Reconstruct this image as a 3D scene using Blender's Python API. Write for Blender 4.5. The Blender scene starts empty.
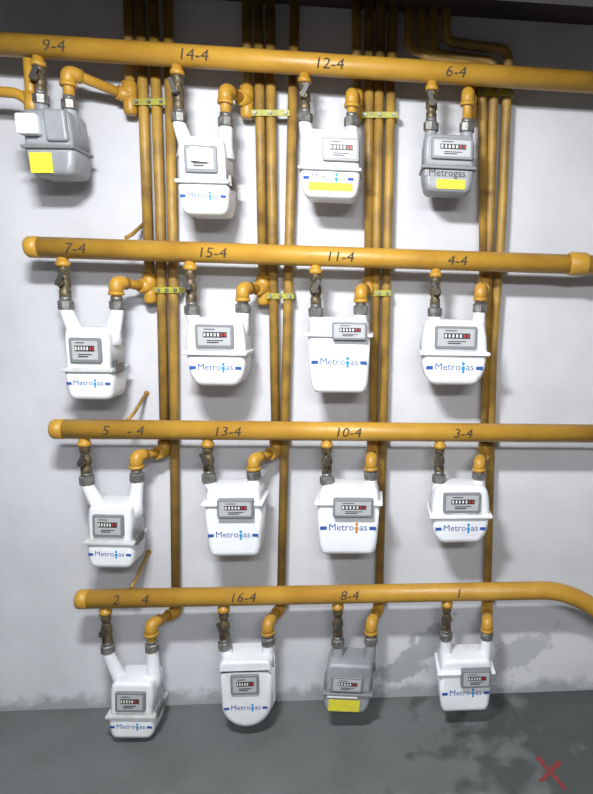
import bpy, bmesh, math
from mathutils import Vector, Matrix
# ---------- dimensions of the real installation (mm; x right along wall, z up from floor) ----------
mm=lambda *a:[v/1000 for v in a]
CEIL=2.31
MAN=[[(-1.176,2.104),(0.811,2.094)],[(-0.989,1.568),(0.857,1.565)],[(-0.96,1.035),(0.903,1.027)],[(-0.925,0.484),(0.619,0.482),(0.723,0.44),(0.971,0.249)]]
# type, inlet x,z, outlet x,z, body centre x, top z, width, height
MET={'11':('H',-928,1966,-853,1956,-894,1931,136,173),'12':('A',-560,1937,-431,1932,-489,1880,148,212),'13':('B',-209,1954,-75,1949,-134,1915,179,188),'14':('G',156,1947,262,1949,206,1917,159,162),
'21':('A',-902,1406,-759,1409,-828,1343,145,210),'22':('C',-546,1399,-397,1408,-468,1379,184,203),'23':('D',-181,1401,-46,1410,-108,1387,200,226),'24':('C',181,1409,321,1425,240,1388,217,201),
'31':('A',-878,875,-730,884,-795,811,149,202),'32':('D',-514,881,-377,890,-432,864,185,222),'33':('D',-150,873,-11,889,-78,863,212,220),'34':('C',208,878,338,888,276,865,202,191),
'41':('A',-850,313,-713,313,-762,222,154,199),'42':('E',-483,313,-344,323,-409,287,172,248),'43':('G',-116,312,-6,316,-72,262,165,176),'44':('D',247,324,387,323,312,265,195,190)}
RIS={'11':[(-715,2274),(-726,2013)],'21':[(-684,2276),(-697,1464)],'31':[(-648,2279),(-655,1724),(-676,939)],'41':[(-606,2281),(-623,1578),(-665,381)],
'12':[(-383,2296),(-390,2019)],'22':[(-352,2298),(-354,1467)],'32':[(-317,2300),(-322,1737),(-323,940)],'42':[(-245,2304),(-272,1589),(-316,387)],
'13':[(-65,2294),(-64,2027)],'23':[(-29,2296),(-23,1472)],'33':[(6,2299),(0,1689),(-6,940)],'43':[(42,2301),(35,1690),(20,379)],
'14':[(164,2298),(168,2147),(282,2142),(285,2048)],'24':[(128,2295),(131,2168),(316,2156),(348,1485)],'34':[(90,2293),(92,2188),(355,2169),(359,1702),(370,933)],'44':[(201,2300),(203,2217),(397,2206),(398,1703),(386,1287),(403,370)]}
CLAMP=[(-713,1995,-620,2000),(-376,1982,-262,1987),(-51,1992,61,1998),(304,2076,415,2078),(-677,1455,-603,1457),(-340,1445,-257,1447),(-29,1462,47,1464)]
BRK=[(-.723,1.602),(-.747,1.064),(-.768,.518)]
TXT=[(0,-.870,'9-4'),(0,-.502,'14-4'),(0,-.132,'12-4'),(0,.223,'6-4'),(1,-.851,'7-4'),(1,-.469,'15-4'),(1,-.102,'11-4'),(1,.243,'4-4'),
(2,-.800,'5'),(2,-.714,'- 4'),(2,-.442,'13-4'),(2,-.077,'10-4'),(2,.280,'3-4'),(3,-.802,'2'),(3,-.715,'4'),(3,-.410,'16-4'),(3,-.075,'8-4'),(3,.283,'1')]
STUB=[(-1.111,1.982),(-.987,1.981),(-.953,1.954)]
COUP=(.624,1.567)
XM=[((.531,-.319),(.583,-.454)),((.599,-.344),(.513,-.420))]
CAMP=Vector((0,-2,1.45)); LAMP=Vector((-.35,-1.42,2.24)); LSRC=LAMP-Vector((0,0,.06))
sc=bpy.context.scene
sc.view_settings.view_transform='Standard'
def mat(name,col,rough=.5,metal=0,col2=None,scale=20,lo=.35,hi=.65,bump=0,bs=60,emis=None,coat=0):
    m=bpy.data.materials.new(name); m.use_nodes=True; nt=m.node_tree; b=nt.nodes['Principled BSDF']
    b.inputs['Base Color'].default_value=(*col,1); b.inputs['Roughness'].default_value=rough; b.inputs['Metallic'].default_value=metal
    if coat: b.inputs['Coat Weight'].default_value=coat
    if emis: b.inputs['Emission Color'].default_value=(*col,1); b.inputs['Emission Strength'].default_value=emis
    tc=nt.nodes.new('ShaderNodeTexCoord')
    if col2:
        n=nt.nodes.new('ShaderNodeTexNoise'); n.inputs['Scale'].default_value=scale; n.inputs['Detail'].default_value=6
        r=nt.nodes.new('ShaderNodeValToRGB'); r.color_ramp.elements[0].position=lo; r.color_ramp.elements[1].position=hi
        r.color_ramp.elements[0].color=(*col2,1); r.color_ramp.elements[1].color=(*col,1)
        nt.links.new(tc.outputs['Object'],n.inputs['Vector']); nt.links.new(n.outputs['Fac'],r.inputs['Fac']); nt.links.new(r.outputs['Color'],b.inputs['Base Color'])
    if bump:
        n=nt.nodes.new('ShaderNodeTexNoise'); n.inputs['Scale'].default_value=bs; n.inputs['Detail'].default_value=5
        bn=nt.nodes.new('ShaderNodeBump'); bn.inputs['Strength'].default_value=bump; bn.inputs['Distance'].default_value=.01
        nt.links.new(tc.outputs['Object'],n.inputs['Vector']); nt.links.new(n.outputs['Fac'],bn.inputs['Height']); nt.links.new(bn.outputs['Normal'],b.inputs['Normal'])
    return m
M={}
M['ochre']=mat('ochre_paint',(.49,.27,.033),.42,0,(.39,.20,.024),9,.3,.6,.15,40)
M['riser']=mat('riser_ochre_paint',(.40,.235,.04),.5,0,(.20,.115,.03),14,.33,.62,.2,50)
M['white']=mat('meter_white_enamel',(.80,.82,.85),.36,0,(.70,.71,.73),8,.3,.55)
M['whited']=mat('meter_flange_enamel',(.58,.59,.61),.35,0,(.48,.48,.46),30)
M['grey']=mat('meter_grey_enamel',(.32,.34,.36),.42,0,(.24,.25,.265),10)
M['greyd']=mat('meter_grey_flange',(.20,.21,.215),.4)
M['steel']=mat('galvanised_union',(.26,.26,.25),.45,.5,(.12,.11,.10),60)
M['brass']=mat('tarnished_brass',(.17,.13,.07),.5,.4,(.05,.045,.035),80,.3,.6)
M['iron']=mat('valve_handle_iron',(.06,.055,.05),.5,.3)
M['bezel']=mat('index_bezel',(.20,.21,.22),.45)
M['panel']=mat('index_faceplate',(.42,.43,.44),.45)
M['counter']=mat('counter_black',(.02,.02,.022),.5)
M['digit']=mat('digit_white',(.75,.75,.72),.5)
M['red']=mat('counter_red',(.4,.03,.03),.5)
M['blue']=mat('label_blue_ink',(.02,.075,.32),.75)
M['cyan']=mat('label_flame_blue',(.02,.27,.58),.75)
M['orange']=mat('label_orange',(.6,.22,.03),.6)
M['label']=mat('label_white',(.82,.84,.86),.5)
M['yellow']=mat('yellow_sticker',(.72,.66,.04),.7,0,(.62,.56,.04),40)
M['ink']=mat('black_marker',(.05,.035,.02),.8)
M['clamp']=mat('clamp_paint',(.36,.36,.03),.5,0,(.25,.22,.03),40)
M['lamp']=mat('lamp_housing',(.7,.7,.7),.5)
M['shade_beam']=mat('shade_beam_grey',(.2,.2,.2),.8,0,(.15,.15,.15),6)  # for the added, unseen beam that shades the wall top
M['tube']=mat('lamp_tube',(1,.98,.95),.5,emis=12)
M['redpaint']=mat('red_floor_paint',(.30,.03,.03),.7,0,(.16,.04,.04),50)
M['cardg']=mat('glossy_card_and_glint',(.78,.80,.83),.1,0,coat=1)  # meter card, and the plate added to mirror the lamp
class MB:
    def __init__(s): s.v=[];s.f=[];s.mi=[];s.sm=[];s.mats=[];s.M=Matrix.Identity(4)
    def add(s,vs,fs,mt,smooth=False):
        o=len(s.v); s.v+= [s.M@Vector(p) for p in vs]
        if mt not in s.mats: s.mats.append(mt)
        i=s.mats.index(mt)
        for k,f in enumerate(fs):
            s.f.append([a+o for a in f]); s.mi.append(i); s.sm.append(smooth[k] if isinstance(smooth,list) else smooth)
    def obj(s,name):
        me=bpy.data.meshes.new(name); me.from_pydata([tuple(v) for v in s.v],[],s.f)
        for m in s.mats: me.materials.append(M[m])
        me.polygons.foreach_set('material_index',s.mi); me.polygons.foreach_set('use_smooth',s.sm); me.update()
        bm=bmesh.new(); bm.from_mesh(me); bmesh.ops.recalc_face_normals(bm,faces=bm.faces[:]); bm.to_mesh(me); bm.free()
        o=bpy.data.objects.new(name,me); sc.collection.objects.link(o)
        return o
    def sweep(s,path,r,mt,n=16,caps=True):
        pts=[Vector(p) for p in path]; rs=r if isinstance(r,list) else [r]*len(pts)
        T=[]
        for i in range(len(pts)):
            a=pts[max(i-1,0)];b=pts[min(i+1,len(pts)-1)]; t=(b-a)
            T.append(t.normalized() if t.length>1e-9 else T[-1])
        u=T[0].orthogonal().normalized(); vs=[];fs=[];sm=[]
        for i,p in enumerate(pts):
            u=(u-T[i]*u.dot(T[i])).normalized(); w=T[i].cross(u)
            for k in range(n):
                a=2*math.pi*k/n; vs.append(p+(u*math.cos(a)+w*math.sin(a))*rs[i])
        for i in range(len(pts)-1):
            for k in range(n):
                fs.append([i*n+k,i*n+(k+1)%n,(i+1)*n+(k+1)%n,(i+1)*n+k]); sm.append(n>8)
        if caps:
            fs.append(list(range(n))[::-1]); sm.append(False); fs.append([(len(pts)-1)*n+k for k in range(n)]); sm.append(False)
        s.add(vs,fs,mt,sm)
    def lathe(s,a,b,prof,mt,n=16):
        a=Vector(a);b=Vector(b); s.sweep([a+(b-a)*t for t,_ in prof],[r for _,r in prof],mt,n)
    def prism(s,out,y0,y1,b,mt,seg=3):
        n=len(out)
        area=sum(out[i][0]*out[(i+1)%n][1]-out[(i+1)%n][0]*out[i][1] for i in range(n))
        if area<0: out=out[::-1]
        N=[]
        for i in range(n):
            p=Vector(out[i-1]);q=Vector(out[i]);r=Vector(out[(i+1)%n])
            e1=(q-p).normalized();e2=(r-q).normalized(); nn=Vector((-(e1.y+e2.y),e1.x+e2.x)); nn=nn.normalized() if nn.length>1e-9 else Vector((-e1.y,e1.x))
            c=max(.4,nn.dot(Vector((-e1.y,e1.x)))); N.append(nn/c)
        rings=[]
        for k in range(seg+1):
            a=math.pi/2*k/seg; rings.append((b*(1-math.sin(a)),y0-b*(1-math.cos(a)) ))
        for k in range(seg+1):
            a=math.pi/2*k/seg; rings.append((b*(1-math.cos(a)),y1+b*(1-math.sin(a)) ))
        vs=[];fs=[];sm=[]
        for ins,y in rings:
            for i in range(n): vs.append((out[i][0]+N[i].x*ins,y,out[i][1]+N[i].y*ins))
        for j in range(len(rings)-1):
            for i in range(n): fs.append([j*n+i,j*n+(i+1)%n,(j+1)*n+(i+1)%n,(j+1)*n+i]); sm.append(True)
        fs.append(list(range(n)));sm.append(False);fs.append([(len(rings)-1)*n+i for i in range(n)]);sm.append(False)
        s.add(vs,fs,mt,sm)
    def rect(s,x0,x1,z0,z1,y0,y1,mt,r=.003,b=.001):
        s.prism(rp([(x0,z0,r),(x1,z0,r),(x1,z1,r),(x0,z1,r)]),y0,y1,b,mt,2)
def rp(pts,seg=5):
    o=[];n=len(pts)
    for i in range(n):
        x,z,r=pts[i]; q=Vector((x,z)); a=Vector(pts[i-1][:2])-q; b=Vector(pts[(i+1)%n][:2])-q
        r=min(r,a.length*.49,b.length*.49)
        if r<1e-5: o.append((x,z)); continue
        p0=q+a.normalized()*r; p1=q+b.normalized()*r
        for k in range(seg+1):
            t=k/seg; p=p0*(1-t)**2+q*2*t*(1-t)+p1*t*t; o.append((p.x,p.y))
    return o
def fillet(pts,rad,seg=6):
    pts=[Vector(p) for p in pts]; o=[pts[0]]
    for i in range(1,len(pts)-1):
        q=pts[i]; a=pts[i-1]-q; b=pts[i+1]-q; r=min(rad,a.length*.48,b.length*.48)
        p0=q+a.normalized()*r; p1=q+b.normalized()*r
        for k in range(seg+1):
            t=k/seg; o.append(p0*(1-t)**2+q*2*t*(1-t)+p1*t*t)
    o.append(pts[-1]); return o
_tc={}
def textm(s,slices=False):
    if (s,slices) in _tc: return _tc[(s,slices)]
    c=bpy.data.curves.new('t','FONT'); c.body=s; c.size=1; c.resolution_u=2
    o=bpy.data.objects.new('t',c); sc.collection.objects.link(o); bpy.context.view_layer.update()
    me=bpy.data.meshes.new_from_object(o.evaluated_get(bpy.context.evaluated_depsgraph_get()))
    if slices:
        bm=bmesh.new(); bm.from_mesh(me)
        for i in range(1,16): bmesh.ops.bisect_plane(bm,geom=bm.verts[:]+bm.edges[:]+bm.faces[:],plane_co=(0,-.1+i*.06,0),plane_no=(0,1,0))
        bm.to_mesh(me); bm.free()
    vs=[(v.co.x,v.co.y) for v in me.vertices]; fs=[list(p.vertices) for p in me.polygons]
    bpy.data.objects.remove(o)
    x0=min(v[0] for v in vs);x1=max(v[0] for v in vs)
    vs=[(v[0]-x0,v[1]) for v in vs]; _tc[(s,slices)]=(vs,fs,x1-x0); return _tc[(s,slices)]
# ---- manifolds ----
R=.030; YM=-.14
def pz(poly,x):
    for (a,b),(c,d) in zip(poly[:-1],poly[1:]):
        if x<=c: return b+(d-b)*(x-a)/(c-a)
    return poly[-1][1]
for i,poly in enumerate(MAN):
    mb=MB(); pts=[(x,YM,z) for x,z in poly]; path=fillet(pts,.08) if len(pts)>2 else pts
    mb.sweep(path,R,'ochre',28)
    if i in(1,2,3):
        x,z=poly[0]; mb.lathe((x-.006,YM,z),(x+.03,YM,z),[(0,R*.9),(.15,R*1.01),(1,R*1.01)],'ochre',28)
    if i==1:
        x,z=COUP; mb.lathe((x-.03,YM,z),(x+.03,YM,z),[(0,R*1.1),(.1,R*1.2),(.9,R*1.2),(1,R*1.1)],'ochre',28)
    a0=[-.12,0,.15,.35][i]
    for m,x,s in TXT:
        if m!=i: continue
        vs,fs,w=textm(s,True); sz=.040; zc=pz(poly,x); o=[]
        sl=(poly[1][1]-poly[0][1])/(poly[1][0]-poly[0][0])
        for (a,b) in vs:
            hz=(b-.36)*sz; hx=(a-w/2)*sz*1.15+hz*.2; ang=hz/R+a0
            rr=R+.0012; o.append((x+hx,YM-rr*math.cos(ang),zc+sl*hx+rr*math.sin(ang)))
        mb.add(o,fs,'ink')
    for c in '1234':
        x=MET[f'{i+1}{c}'][1]/1000; zc=pz(poly,x)
        mb.lathe((x,YM,zc-R*.8),(x,YM,zc-R-.022),[(0,.015),(.5,.015),(.55,.019),(1,.019)],'ochre',16)
    mb.obj('gas_manifold_pipe')
mb=MB(); mb.sweep(fillet([(x,YM,z) for x,z in STUB],.03),.014,'ochre'); x,z=STUB[-1]
mb.sweep([(x,YM,z-.03),(x,YM,z+.115)],.014,'ochre'); mb.lathe((x,YM,z-.035),(x,YM,z+.03),[(0,.019),(1,.019)],'ochre')
mb.obj('gas_branch_pipe')
# ---- risers ----
YR=-.045
for k,pl in RIS.items():
    mb=MB(); t,ix,iz,ox,oz,*_=MET[k]; ox/=1000; oz/=1000
    pl=[(a/1000,b/1000) for a,b in pl]
    pts=[(pl[0][0],YR,CEIL)]+[(x,YR,z) for x,z in pl[1:]]
    mb.sweep(fillet(pts,.03),.0145,'riser')
    ex_,ez=pl[-1]
    hz=ez+ (0.012 if k[1]=='1' and k[0]!='1' else 0)
    if k=='11': hz=ez+.03
    q=Vector((ox,YM,hz)); q2=Vector((ex_,YR,ez))
    mb.sweep(fillet([(ox,YM,oz),q,q2],.028),.0145,'ochre')
    d=(q2-q); L=d.length; dn=d.normalized()
    lim=min(.035,L*.45)
    mb.sweep(fillet([q-Vector((0,0,min(.035,(hz-oz)*.6))),q,q+dn*lim],.026),.0195,'ochre')
    mb.sweep(fillet([q2-dn*lim,q2,q2+Vector((0,0,.04))],.012),.0205,'ochre')
    if k[0]=='1' or k in('21','22'): mb.lathe((ex_,YR,ez+.03),(ex_,YR,ez-.05),[(0,.0195),(.9,.0195),(1,.015)],'ochre')
    f=q-Vector((0,0,min(.035,(hz-oz)*.6))); mb.lathe(f-Vector((0,0,.004)),f+Vector((0,0,.006)),[(0,.022),(1,.022)],'ochre')
    mb.obj('gas_riser_pipe')
# ---- clamps ----
for x0,z0,x1,z1 in CLAMP:
    x0,z0,x1,z1=mm(x0,z0,x1,z1)
    mb=MB(); ang=math.atan2(z1-z0,x1-x0); mb.M=Matrix.Translation((x0,0,z0))@Matrix.Rotation(-ang,4,'Y'); L=math.hypot(x1-x0,z1-z0)
    mb.rect(0,L,-.009,.009,-.0595,-.064,'clamp')
    for xx in(.004,L-.004): mb.rect(xx-.004,xx+.004,-.009,.009,-.001,-.061,'clamp')
    for xx in(.012,L/2,L-.012): mb.lathe((xx,-.064,0),(xx,-.070,0),[(0,.006),(1,.005)],'steel',6)
    mb.obj('pipe_clamp')
for x,z in BRK:
    mb=MB()
    mb.sweep([(x+.008,-.006,z+.06),(x+.004,-.10,z+.015),(x,YM,z)],.0055,'riser',10)
    mb.lathe((x+.008,-.001,z+.06),(x+.008,-.006,z+.06),[(0,.009),(1,.008)],'riser',12)
    mb.obj('pipe_support_bracket')
# ---- valves ----
for k,md in MET.items():
    mp=MAN[int(k[0])-1]; x=md[1]/1000; zt=pz(mp,x)-R-.018; zb=md[2]/1000+.010; h=zt-zb
    mb=MB(); A=(x,YM,zt);B=(x,YM,zb)
    mb.lathe(A,B,[(0,.013),(.04,.0155),(.22,.0155),(.25,.011),(.32,.0125),(.42,.017),(.55,.018),(.66,.013),(.7,.016),(.9,.016),(.93,.012),(1,.012)],'brass',10)
    zc=zt-h*.48
    mb.lathe((x,YM-.012,zc),(x,YM-.034,zc),[(0,.011),(.5,.010),(.55,.012),(1,.011)],'brass',6)
    mb.M=Matrix.Translation((x,YM-.034,zc))@Matrix.Rotation(math.radians(25 if int(k[1])%2 else -20),4,'Y')
    mb.prism(rp([(-.006,-.010,.003),(.006,-.010,.003),(.007,.032,.006),(-.007,.032,.006)]),0,-.005,.001,'iron')
    mb.obj('gas_shutoff_valve')
# ---- meters ----
def nut(mb,x,z,r=.0225):
    mb.lathe((x,YM,z+.014),(x,YM,z-.014),[(0,r*.8),(.12,r),(.88,r),(1,r*.85)],'steel',8)
    mb.lathe((x,YM,z+.024),(x,YM,z+.012),[(0,r*.72),(1,r*.72)],'steel',12)
def index(mb,x0,x1,z0,z1,f,style=0):
    mb.rect(x0,x1,z0,z1,f+.012,f-.010,'bezel',.006,.002)
    w=x1-x0;h=z1-z0; e=.12*h
    mb.rect(x0+e,x1-e,z0+e,z1-e,f,f-.0112,'panel',.003,.0004)
    cx=(x0+x1)/2+ (0.02*w if style else 0); cw=w*.62; zc=z0+h*.56
    mb.rect(cx-cw/2,cx+cw/2,zc-h*.10,zc+h*.13,f,f-.0125,'counter',.001,.0003)
    for i in range(7):
        a=cx-cw/2+cw*(i+.25)/7; mb.rect(a,a+cw*.5/7,zc-h*.055,zc+h*.085,f,f-.0132,'digit' if i<5 else 'red',.0005,.0002)
    mb.rect(cx-cw*.35,cx+cw*.15,z0+h*.22,z0+h*.27,f,f-.0118,'counter',.0003,.0002)
    mb.rect(cx-cw*.35,cx+cw*.35,z0+h*.31,z0+h*.35,f,f-.0118,'counter',.0003,.0002)
    mb.rect(cx-cw*.45,cx+cw*.0,z0+h*.78,z0+h*.82,f,f-.0118,'counter',.0003,.0002)
def brand(mb,xc,zc,W,f,colr='blue',acc='cyan'):
    y=f-.0008
    v1,f1,w1=textm('Metro'); v2,f2,w2=textm('as'); gap=.55; tot=w1+gap+w2
    s=W*.63/tot; x=xc-W*.315
    mb.add([(x+a*s,y,zc+(b-.35)*s) for a,b in v1],f1,colr)
    mb.add([(x+(w1+gap+a)*s,y,zc+(b-.35)*s) for a,b in v2],f2,colr)
    gx=x+(w1+gap/2)*s
    for (dz,r) in((.30,.15),(-.15,.19),(-.50,.13)):
        o=[(gx+math.cos(a*math.pi/6)*r*s,y,zc+(dz)*s+math.sin(a*math.pi/6)*r*1.2*s) for a in range(12)]
        mb.add(o,[list(range(12))],acc)
    for sx in(-1,1):
        a=xc+sx*W*.41; mb.add([(a-W*.055,y,zc-.30*s),(a+W*.055,y,zc-.30*s),(a+W*.055,y,zc+.05*s),(a-W*.055,y,zc+.05*s)],[[0,1,2,3]],colr)
TILT={'11':2.0,'43':-5,'33':-1,'31':-2,'41':-3,'12':1}
for k,md in MET.items():
    t=md[0]; ix,iz,ox,oz,cx,zt,w,h=mm(*md[1:])
    mb=MB(); z=lambda f:-f*h
    T=Matrix.Translation((cx,YM,zt))@Matrix.Rotation(math.radians(-TILT.get(k,0)),4,'Y')
    dd=.060; f=-dd; bk=dd
    mb.M=T; W='white'; FL='whited'
    if t in 'GH': W='grey'; FL='greyd'
    if t in 'ABGH':
        ux=.43 if t=='A' else .46; fz=.57
        mb.prism(rp([(-ux*w*.93,0,.02),(ux*w*.93,0,.02),(ux*w,z(.2),.01),(ux*w,z(fz),0),(-ux*w,z(fz),0),(-ux*w,z(.2),.01)]),bk*.9,f*.92,.012,W)
        mb.prism(rp([(-.5*w,z(fz-.02),.004),(.5*w,z(fz-.02),.004),(.5*w,z(fz+.035),.004),(-.5*w,z(fz+.035),.004)]),bk,f-.006,.003,FL)
        mb.prism(rp([(-.47*w,z(fz),0),(.47*w,z(fz),0),(.46*w,z(.80),.02),(.40*w,z(1),.022),(-.40*w,z(1),.022),(-.46*w,z(.80),.02)]),bk*.92,f*.95,.016,W)
        ff=f*.92; fl=f*.95
        if t=='A':
            index(mb,-.30*w,.30*w,z(.47),z(.13),ff); brand(mb,0,z(.75),w*.9,fl)
            mb.rect(.47*w,.53*w,z(.62),z(.48),.01,-.05,'steel')
        elif t=='B':
            index(mb,-.12*w,.46*w,z(.47),z(.13),ff,1); brand(mb,-.02*w,z(.70),w*.85,fl); mb.rect(-.34*w,.36*w,z(.90),z(.775),fl,fl-.001,'yellow',.001,.0003)
        elif k=='14':
            index(mb,-.33*w,.42*w,z(.44),z(.08),ff,1); v,fc,tw=textm('Metrogas'); s=.66*w/tw
            mb.rect(-.44*w,.36*w,z(.73),z(.62),fl,fl-.001,'grey',.001,.0003); mb.add([((-.36*w+a*s),fl-.0020,z(.725)+(b)*s) for a,b in v],fc,'ink')
            mb.rect(-.22*w,.30*w,z(.94),z(.775),fl,fl-.001,'yellow',.001,.0003)
        elif k=='43':
            index(mb,-.34*w,.28*w,z(.52),z(.22),ff,1); mb.rect(-.4*w,.2*w,z(.64),z(.60),fl-.006,fl-.0075,'label',.001,.0003)
            mb.rect(-.36*w,.26*w,z(.94),z(.70),fl,fl-.001,'yellow',.001,.0003)
        else:
            mb.rect(-.38*w,.05*w,z(.97),z(.66),fl,fl-.001,'yellow',.001,.0003)
            mb.rect(-.47*w,-.08*w,z(.42),z(.12),ff,ff-.030,'label',.006,.003); mb.rect(-.43*w,-.12*w,z(.38),z(.16),ff-.030,ff-.032,'cardg',.004,.0005)
            mb.prism(rp([(-.02*w,z(.02),.01),(.40*w,z(.02),.01),(.42*w,z(.5),.01),(0,z(.5),.01)]),ff+.01,ff-.012,.008,W)
    if t=='C':
        mb.prism(rp([(-.40*w,0,.03),(.40*w,0,.03),(.455*w,z(.25),.02),(.47*w,z(.5),0),(-.47*w,z(.5),0),(-.455*w,z(.25),.02)]),bk*.9,f*.9,.016,W)
        mb.prism(rp([(-.5*w,z(.475),.006),(.5*w,z(.475),.006),(.5*w,z(.535),.006),(-.5*w,z(.535),.006)]),bk,f-.008,.004,W)
        mb.prism(rp([(-.46*w,z(.5),0),(.46*w,z(.5),0),(.44*w,z(.80),.03),(.33*w,z(.99),.03),(-.33*w,z(.99),.03),(-.44*w,z(.80),.03)]),bk*.92,f*.95,.018,W)
        index(mb,-.29*w,.30*w,z(.43),z(.09),f*.9,1); brand(mb,0,z(.70),w*.86,f*.95)
    if t=='D':
        mb.prism(rp([(-.42*w,0,.025),(.42*w,0,.025),(.455*w,z(.24),0),(-.455*w,z(.24),0)]),bk*.9,f*.88,.014,W)
        mb.prism(rp([(-.5*w,z(.20),.005),(.5*w,z(.20),.005),(.5*w,z(.25),.005),(-.5*w,z(.25),.005)]),bk,f-.007,.004,W)
        mb.prism(rp([(-.46*w,z(.22),0),(.46*w,z(.22),0),(.43*w,z(.85),.02),(.39*w,z(1),.028),(-.39*w,z(1),.028),(-.43*w,z(.85),.02)]),bk*.92,f*.95,.016,W)
        iy=(.05,.28) if k=='23' else ((.12,.44) if k=='44' else (.13,.39)); ix_=(-.10,.41) if k in('23','44') else (-.22,.36)
        index(mb,ix_[0]*w,ix_[1]*w,z(iy[1]),z(iy[0]),f-.009,1); brand(mb,0,z({'23':.57,'33':.57,'44':.60}.get(k,.66)),w*.88,f*.95,acc='orange' if k=='33' else 'cyan')
    if t=='E':
        def U(s,zt_):
            hw=.5*w*s; zc=-h+hw+ (1-s)*.5*w; o=[(hw,zt_),]
            for a in range(25):
                an=-math.pi*a/24; o.append((hw*math.cos(an),zc+hw*math.sin(an)))
            o.append((-hw,zt_)); return o
        mb.prism(U(1.0,z(.06)),.006,-.006,.002,'whited'); mb.prism(U(.93,z(.03)),bk*.92,f*.9,.018,W)
        mb.prism(rp([(-.46*w,0,.02),(.46*w,0,.02),(.48*w,z(.16),.004),(-.48*w,z(.16),.004)]),bk*.95,f*.96,.008,W)
        index(mb,-.26*w,.26*w,z(.45),z(.18),f*.9,1); brand(mb,0,z(.66),w*.86,f*.9)
    if k=='12':
        p=Vector((-.484,YM-.072,1.822)); n=((CAMP-p).normalized()+(LSRC-p).normalized()).normalized()
        mb.M=Matrix.Translation(p)@Vector((0,-1,0)).rotation_difference(n).to_matrix().to_4x4()
        mb.rect(-.029,.029,-.014,.022,.003,-.002,'cardg',.006,.0006)  # added plate, tilted so the lamp's glint reaches the camera
    mb.M=Matrix.Identity(4)
    for (x,zz) in((ix,iz),(ox,oz)):
        lim=.36*w; bx=cx+max(-lim,min(lim,x-cx)); top=zt-.02; e=.030 if t=='A' else .024
        mb.sweep([(x,YM,zz),(x,YM,zz-.018),(bx,YM,min(top,zz-.03)+.004),(bx,YM,top-.03)],[.017,.018,.022,e],W,16)
        nut(mb,x,zz)
    mb.obj('gas_meter')
# ---- room ----
def quad(name,vs,m):
    me=bpy.data.meshes.new(name); me.from_pydata(vs,[],[[0,1,2,3]]); me.materials.append(m)
    o=bpy.data.objects.new(name,me); sc.collection.objects.link(o); return o
def wallmat():
    m=mat('white_plaster_wall',(.6,.6,.62),.8,bump=.2,bs=14); nt=m.node_tree; b=nt.nodes['Principled BSDF']; N=nt.nodes.new; L=nt.links.new
    tc=N('ShaderNodeTexCoord'); n=N('ShaderNodeTexNoise'); n.inputs['Scale'].default_value=3; n.inputs['Detail'].default_value=8; L(tc.outputs['Object'],n.inputs['Vector'])
    r=N('ShaderNodeValToRGB'); r.color_ramp.elements[0].color=(.54,.545,.575,1); r.color_ramp.elements[1].color=(.62,.625,.655,1); r.color_ramp.elements[0].position=.35; r.color_ramp.elements[1].position=.6; L(n.outputs['Fac'],r.inputs['Fac'])
    sep=N('ShaderNodeSeparateXYZ'); L(tc.outputs['Object'],sep.inputs[0])
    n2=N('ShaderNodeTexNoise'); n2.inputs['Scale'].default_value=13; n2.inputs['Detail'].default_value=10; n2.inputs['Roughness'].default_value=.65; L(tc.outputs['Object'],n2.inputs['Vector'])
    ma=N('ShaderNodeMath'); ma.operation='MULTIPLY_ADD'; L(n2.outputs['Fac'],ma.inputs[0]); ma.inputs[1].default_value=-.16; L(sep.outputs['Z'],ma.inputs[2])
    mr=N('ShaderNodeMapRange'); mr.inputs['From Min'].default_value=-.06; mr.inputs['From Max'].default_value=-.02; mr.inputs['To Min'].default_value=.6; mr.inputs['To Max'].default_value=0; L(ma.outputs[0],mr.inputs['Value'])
    def patch(px,pz_,rot,sa,sb,strength):
        mp=N('ShaderNodeMapping'); mp.vector_type='TEXTURE'; mp.inputs['Location'].default_value=(px,0,pz_); mp.inputs['Rotation'].default_value=(0,math.radians(rot),0); mp.inputs['Scale'].default_value=(sa,1,sb); L(tc.outputs['Object'],mp.inputs['Vector'])
        ln=N('ShaderNodeVectorMath'); ln.operation='LENGTH'; L(mp.outputs[0],ln.inputs[0])
        m2=N('ShaderNodeMath'); m2.operation='MULTIPLY_ADD'; L(n2.outputs['Fac'],m2.inputs[0]); m2.inputs[1].default_value=3.0; L(ln.outputs['Value'],m2.inputs[2])
        r2=N('ShaderNodeMapRange'); r2.inputs['From Min'].default_value=2.2; r2.inputs['From Max'].default_value=2.45; r2.inputs['To Min'].default_value=strength; r2.inputs['To Max'].default_value=0; L(m2.outputs[0],r2.inputs['Value'])
        return r2
    cur=mr
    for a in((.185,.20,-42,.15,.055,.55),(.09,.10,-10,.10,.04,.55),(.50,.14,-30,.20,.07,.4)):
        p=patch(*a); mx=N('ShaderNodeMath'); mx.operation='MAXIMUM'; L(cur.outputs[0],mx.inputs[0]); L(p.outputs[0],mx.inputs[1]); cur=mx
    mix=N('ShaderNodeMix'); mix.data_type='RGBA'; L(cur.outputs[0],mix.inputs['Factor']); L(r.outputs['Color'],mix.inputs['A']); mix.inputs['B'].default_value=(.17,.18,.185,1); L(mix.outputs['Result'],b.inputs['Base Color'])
    return m
WM=wallmat()
X0,X1,Y0=-2.4,2.6,-3.6
quad('wall_front',[(X0,0,0),(X1,0,0),(X1,0,CEIL),(X0,0,CEIL)],WM)
side=mat('side_wall_plaster',(.40,.40,.42),.8,0,(.34,.34,.36),3)
quad('wall_left',[(X0,Y0,0),(X0,0,0),(X0,0,CEIL),(X0,Y0,CEIL)],side)
quad('wall_right',[(X1,Y0,0),(X1,0,0),(X1,0,CEIL),(X1,Y0,CEIL)],side)
quad('wall_back',[(X0,Y0,0),(X1,Y0,0),(X1,Y0,CEIL),(X0,Y0,CEIL)],side)
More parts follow.
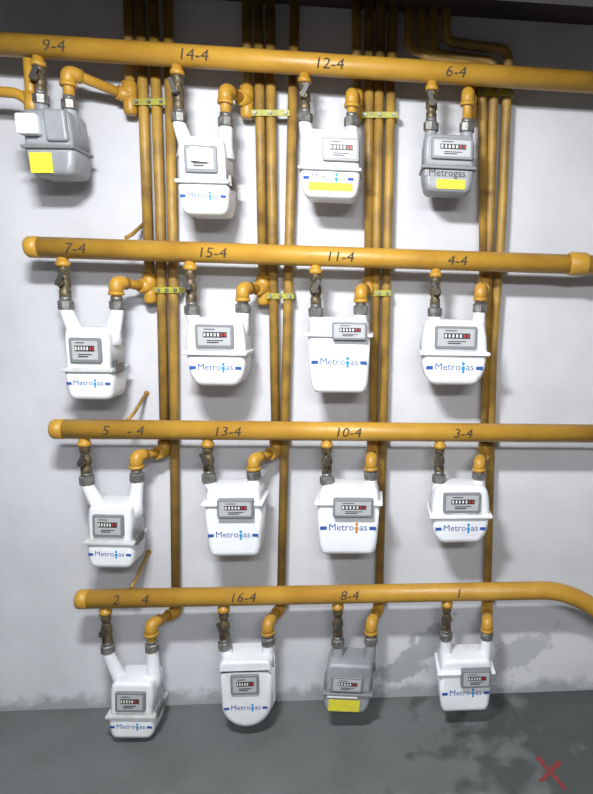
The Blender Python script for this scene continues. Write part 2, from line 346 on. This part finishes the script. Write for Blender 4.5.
quad('ceiling',[(X0,Y0,CEIL),(X1,Y0,CEIL),(X1,0,CEIL),(X0,0,CEIL)],mat('dark_ceiling',(.05,.03,.035),.9,0,(.025,.016,.02),4))
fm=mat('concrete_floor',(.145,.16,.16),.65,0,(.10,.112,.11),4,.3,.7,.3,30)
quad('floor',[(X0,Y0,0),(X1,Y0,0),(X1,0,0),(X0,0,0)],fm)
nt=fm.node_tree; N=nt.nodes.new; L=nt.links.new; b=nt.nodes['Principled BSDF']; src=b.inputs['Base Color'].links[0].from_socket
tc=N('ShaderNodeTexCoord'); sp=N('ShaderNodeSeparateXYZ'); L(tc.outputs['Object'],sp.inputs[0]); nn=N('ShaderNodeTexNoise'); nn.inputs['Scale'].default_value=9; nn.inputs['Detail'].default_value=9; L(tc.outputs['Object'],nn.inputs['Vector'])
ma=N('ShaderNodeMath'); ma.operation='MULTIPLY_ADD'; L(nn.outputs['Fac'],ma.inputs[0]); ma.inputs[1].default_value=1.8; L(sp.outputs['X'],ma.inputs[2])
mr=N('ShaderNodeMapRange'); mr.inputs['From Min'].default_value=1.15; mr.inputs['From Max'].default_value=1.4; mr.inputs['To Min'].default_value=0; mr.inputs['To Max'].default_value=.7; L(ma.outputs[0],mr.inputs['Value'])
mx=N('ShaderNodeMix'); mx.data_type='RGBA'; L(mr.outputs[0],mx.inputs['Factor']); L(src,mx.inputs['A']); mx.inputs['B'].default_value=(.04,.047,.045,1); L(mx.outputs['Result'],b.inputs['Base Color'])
mb=MB()
for i,(a,b) in enumerate(XM):
    a=Vector(a);b=Vector(b);n=(b-a).normalized(); p=Vector((-n.y,n.x))*.009; zz=.001+.0006*i
    mb.add([(*(a+p),zz),(*(a-p),zz),(*(b-p*.7),zz),(*(b+p*.7),zz)],[[0,1,2,3]],'redpaint')
mb.obj('red_paint_mark')
mb=MB(); mb.prism([(X0+.01,2.17),(X1-.01,2.17),(X1-.01,CEIL),(X0+.01,CEIL)],-.42,-.62,.004,'shade_beam'); mb.obj('added_shade_beam')  # unseen beam, added to keep the front lamp off the upper wall
# ceiling lamp and an added fill lamp
def lamp(loc,energy,sx,sy,tilt):
    mb=MB(); zt=CEIL-loc[2]; mb.prism(rp([(-.62,0,.01),(.62,0,.01),(.62,zt,.01),(-.62,zt,.01)]),.07,-.07,.01,'lamp')
    for yy in(-.035,.035): mb.sweep([(-.58,yy,-.016),(.58,yy,-.016)],.013,'tube',12)
    o=mb.obj('ceiling_lamp_or_fill'); o.location=loc
    l=bpy.data.lights.new('lamp_light','AREA'); l.shape='RECTANGLE'; l.size=sx; l.size_y=sy; l.energy=energy; l.color=(.96,.98,1)
    lo=bpy.data.objects.new('lamp_light',l); sc.collection.objects.link(lo); lo.location=(loc[0],loc[1],loc[2]-.04-sy*.5*math.sin(math.radians(tilt))); lo.rotation_euler=(math.radians(tilt),0,0)
lamp(LAMP,44,.26,.10,28)
lamp(Vector((.3,-2.9,2.24)),42,1.1,.15,35)  # fill added behind the camera to lift the lower wall and soften shadows
w=bpy.data.worlds.new('w'); sc.world=w; w.use_nodes=True; w.node_tree.nodes['Background'].inputs[0].default_value=(.6,.65,.7,1); w.node_tree.nodes['Background'].inputs[1].default_value=.3
# camera
c=bpy.data.cameras.new('camera'); co=bpy.data.objects.new('camera',c); sc.collection.objects.link(co); sc.camera=co
co.matrix_world=Matrix(((.99581,-.00955,-.09094,0),(-.08817,.16345,-.9826,-2.0),(.02425,.98651,.16193,1.45),(0,0,0,1)))
c.sensor_fit='VERTICAL'; c.sensor_height=36; c.sensor_width=36; c.lens=27.2; c.shift_x=-.168; c.clip_start=.05
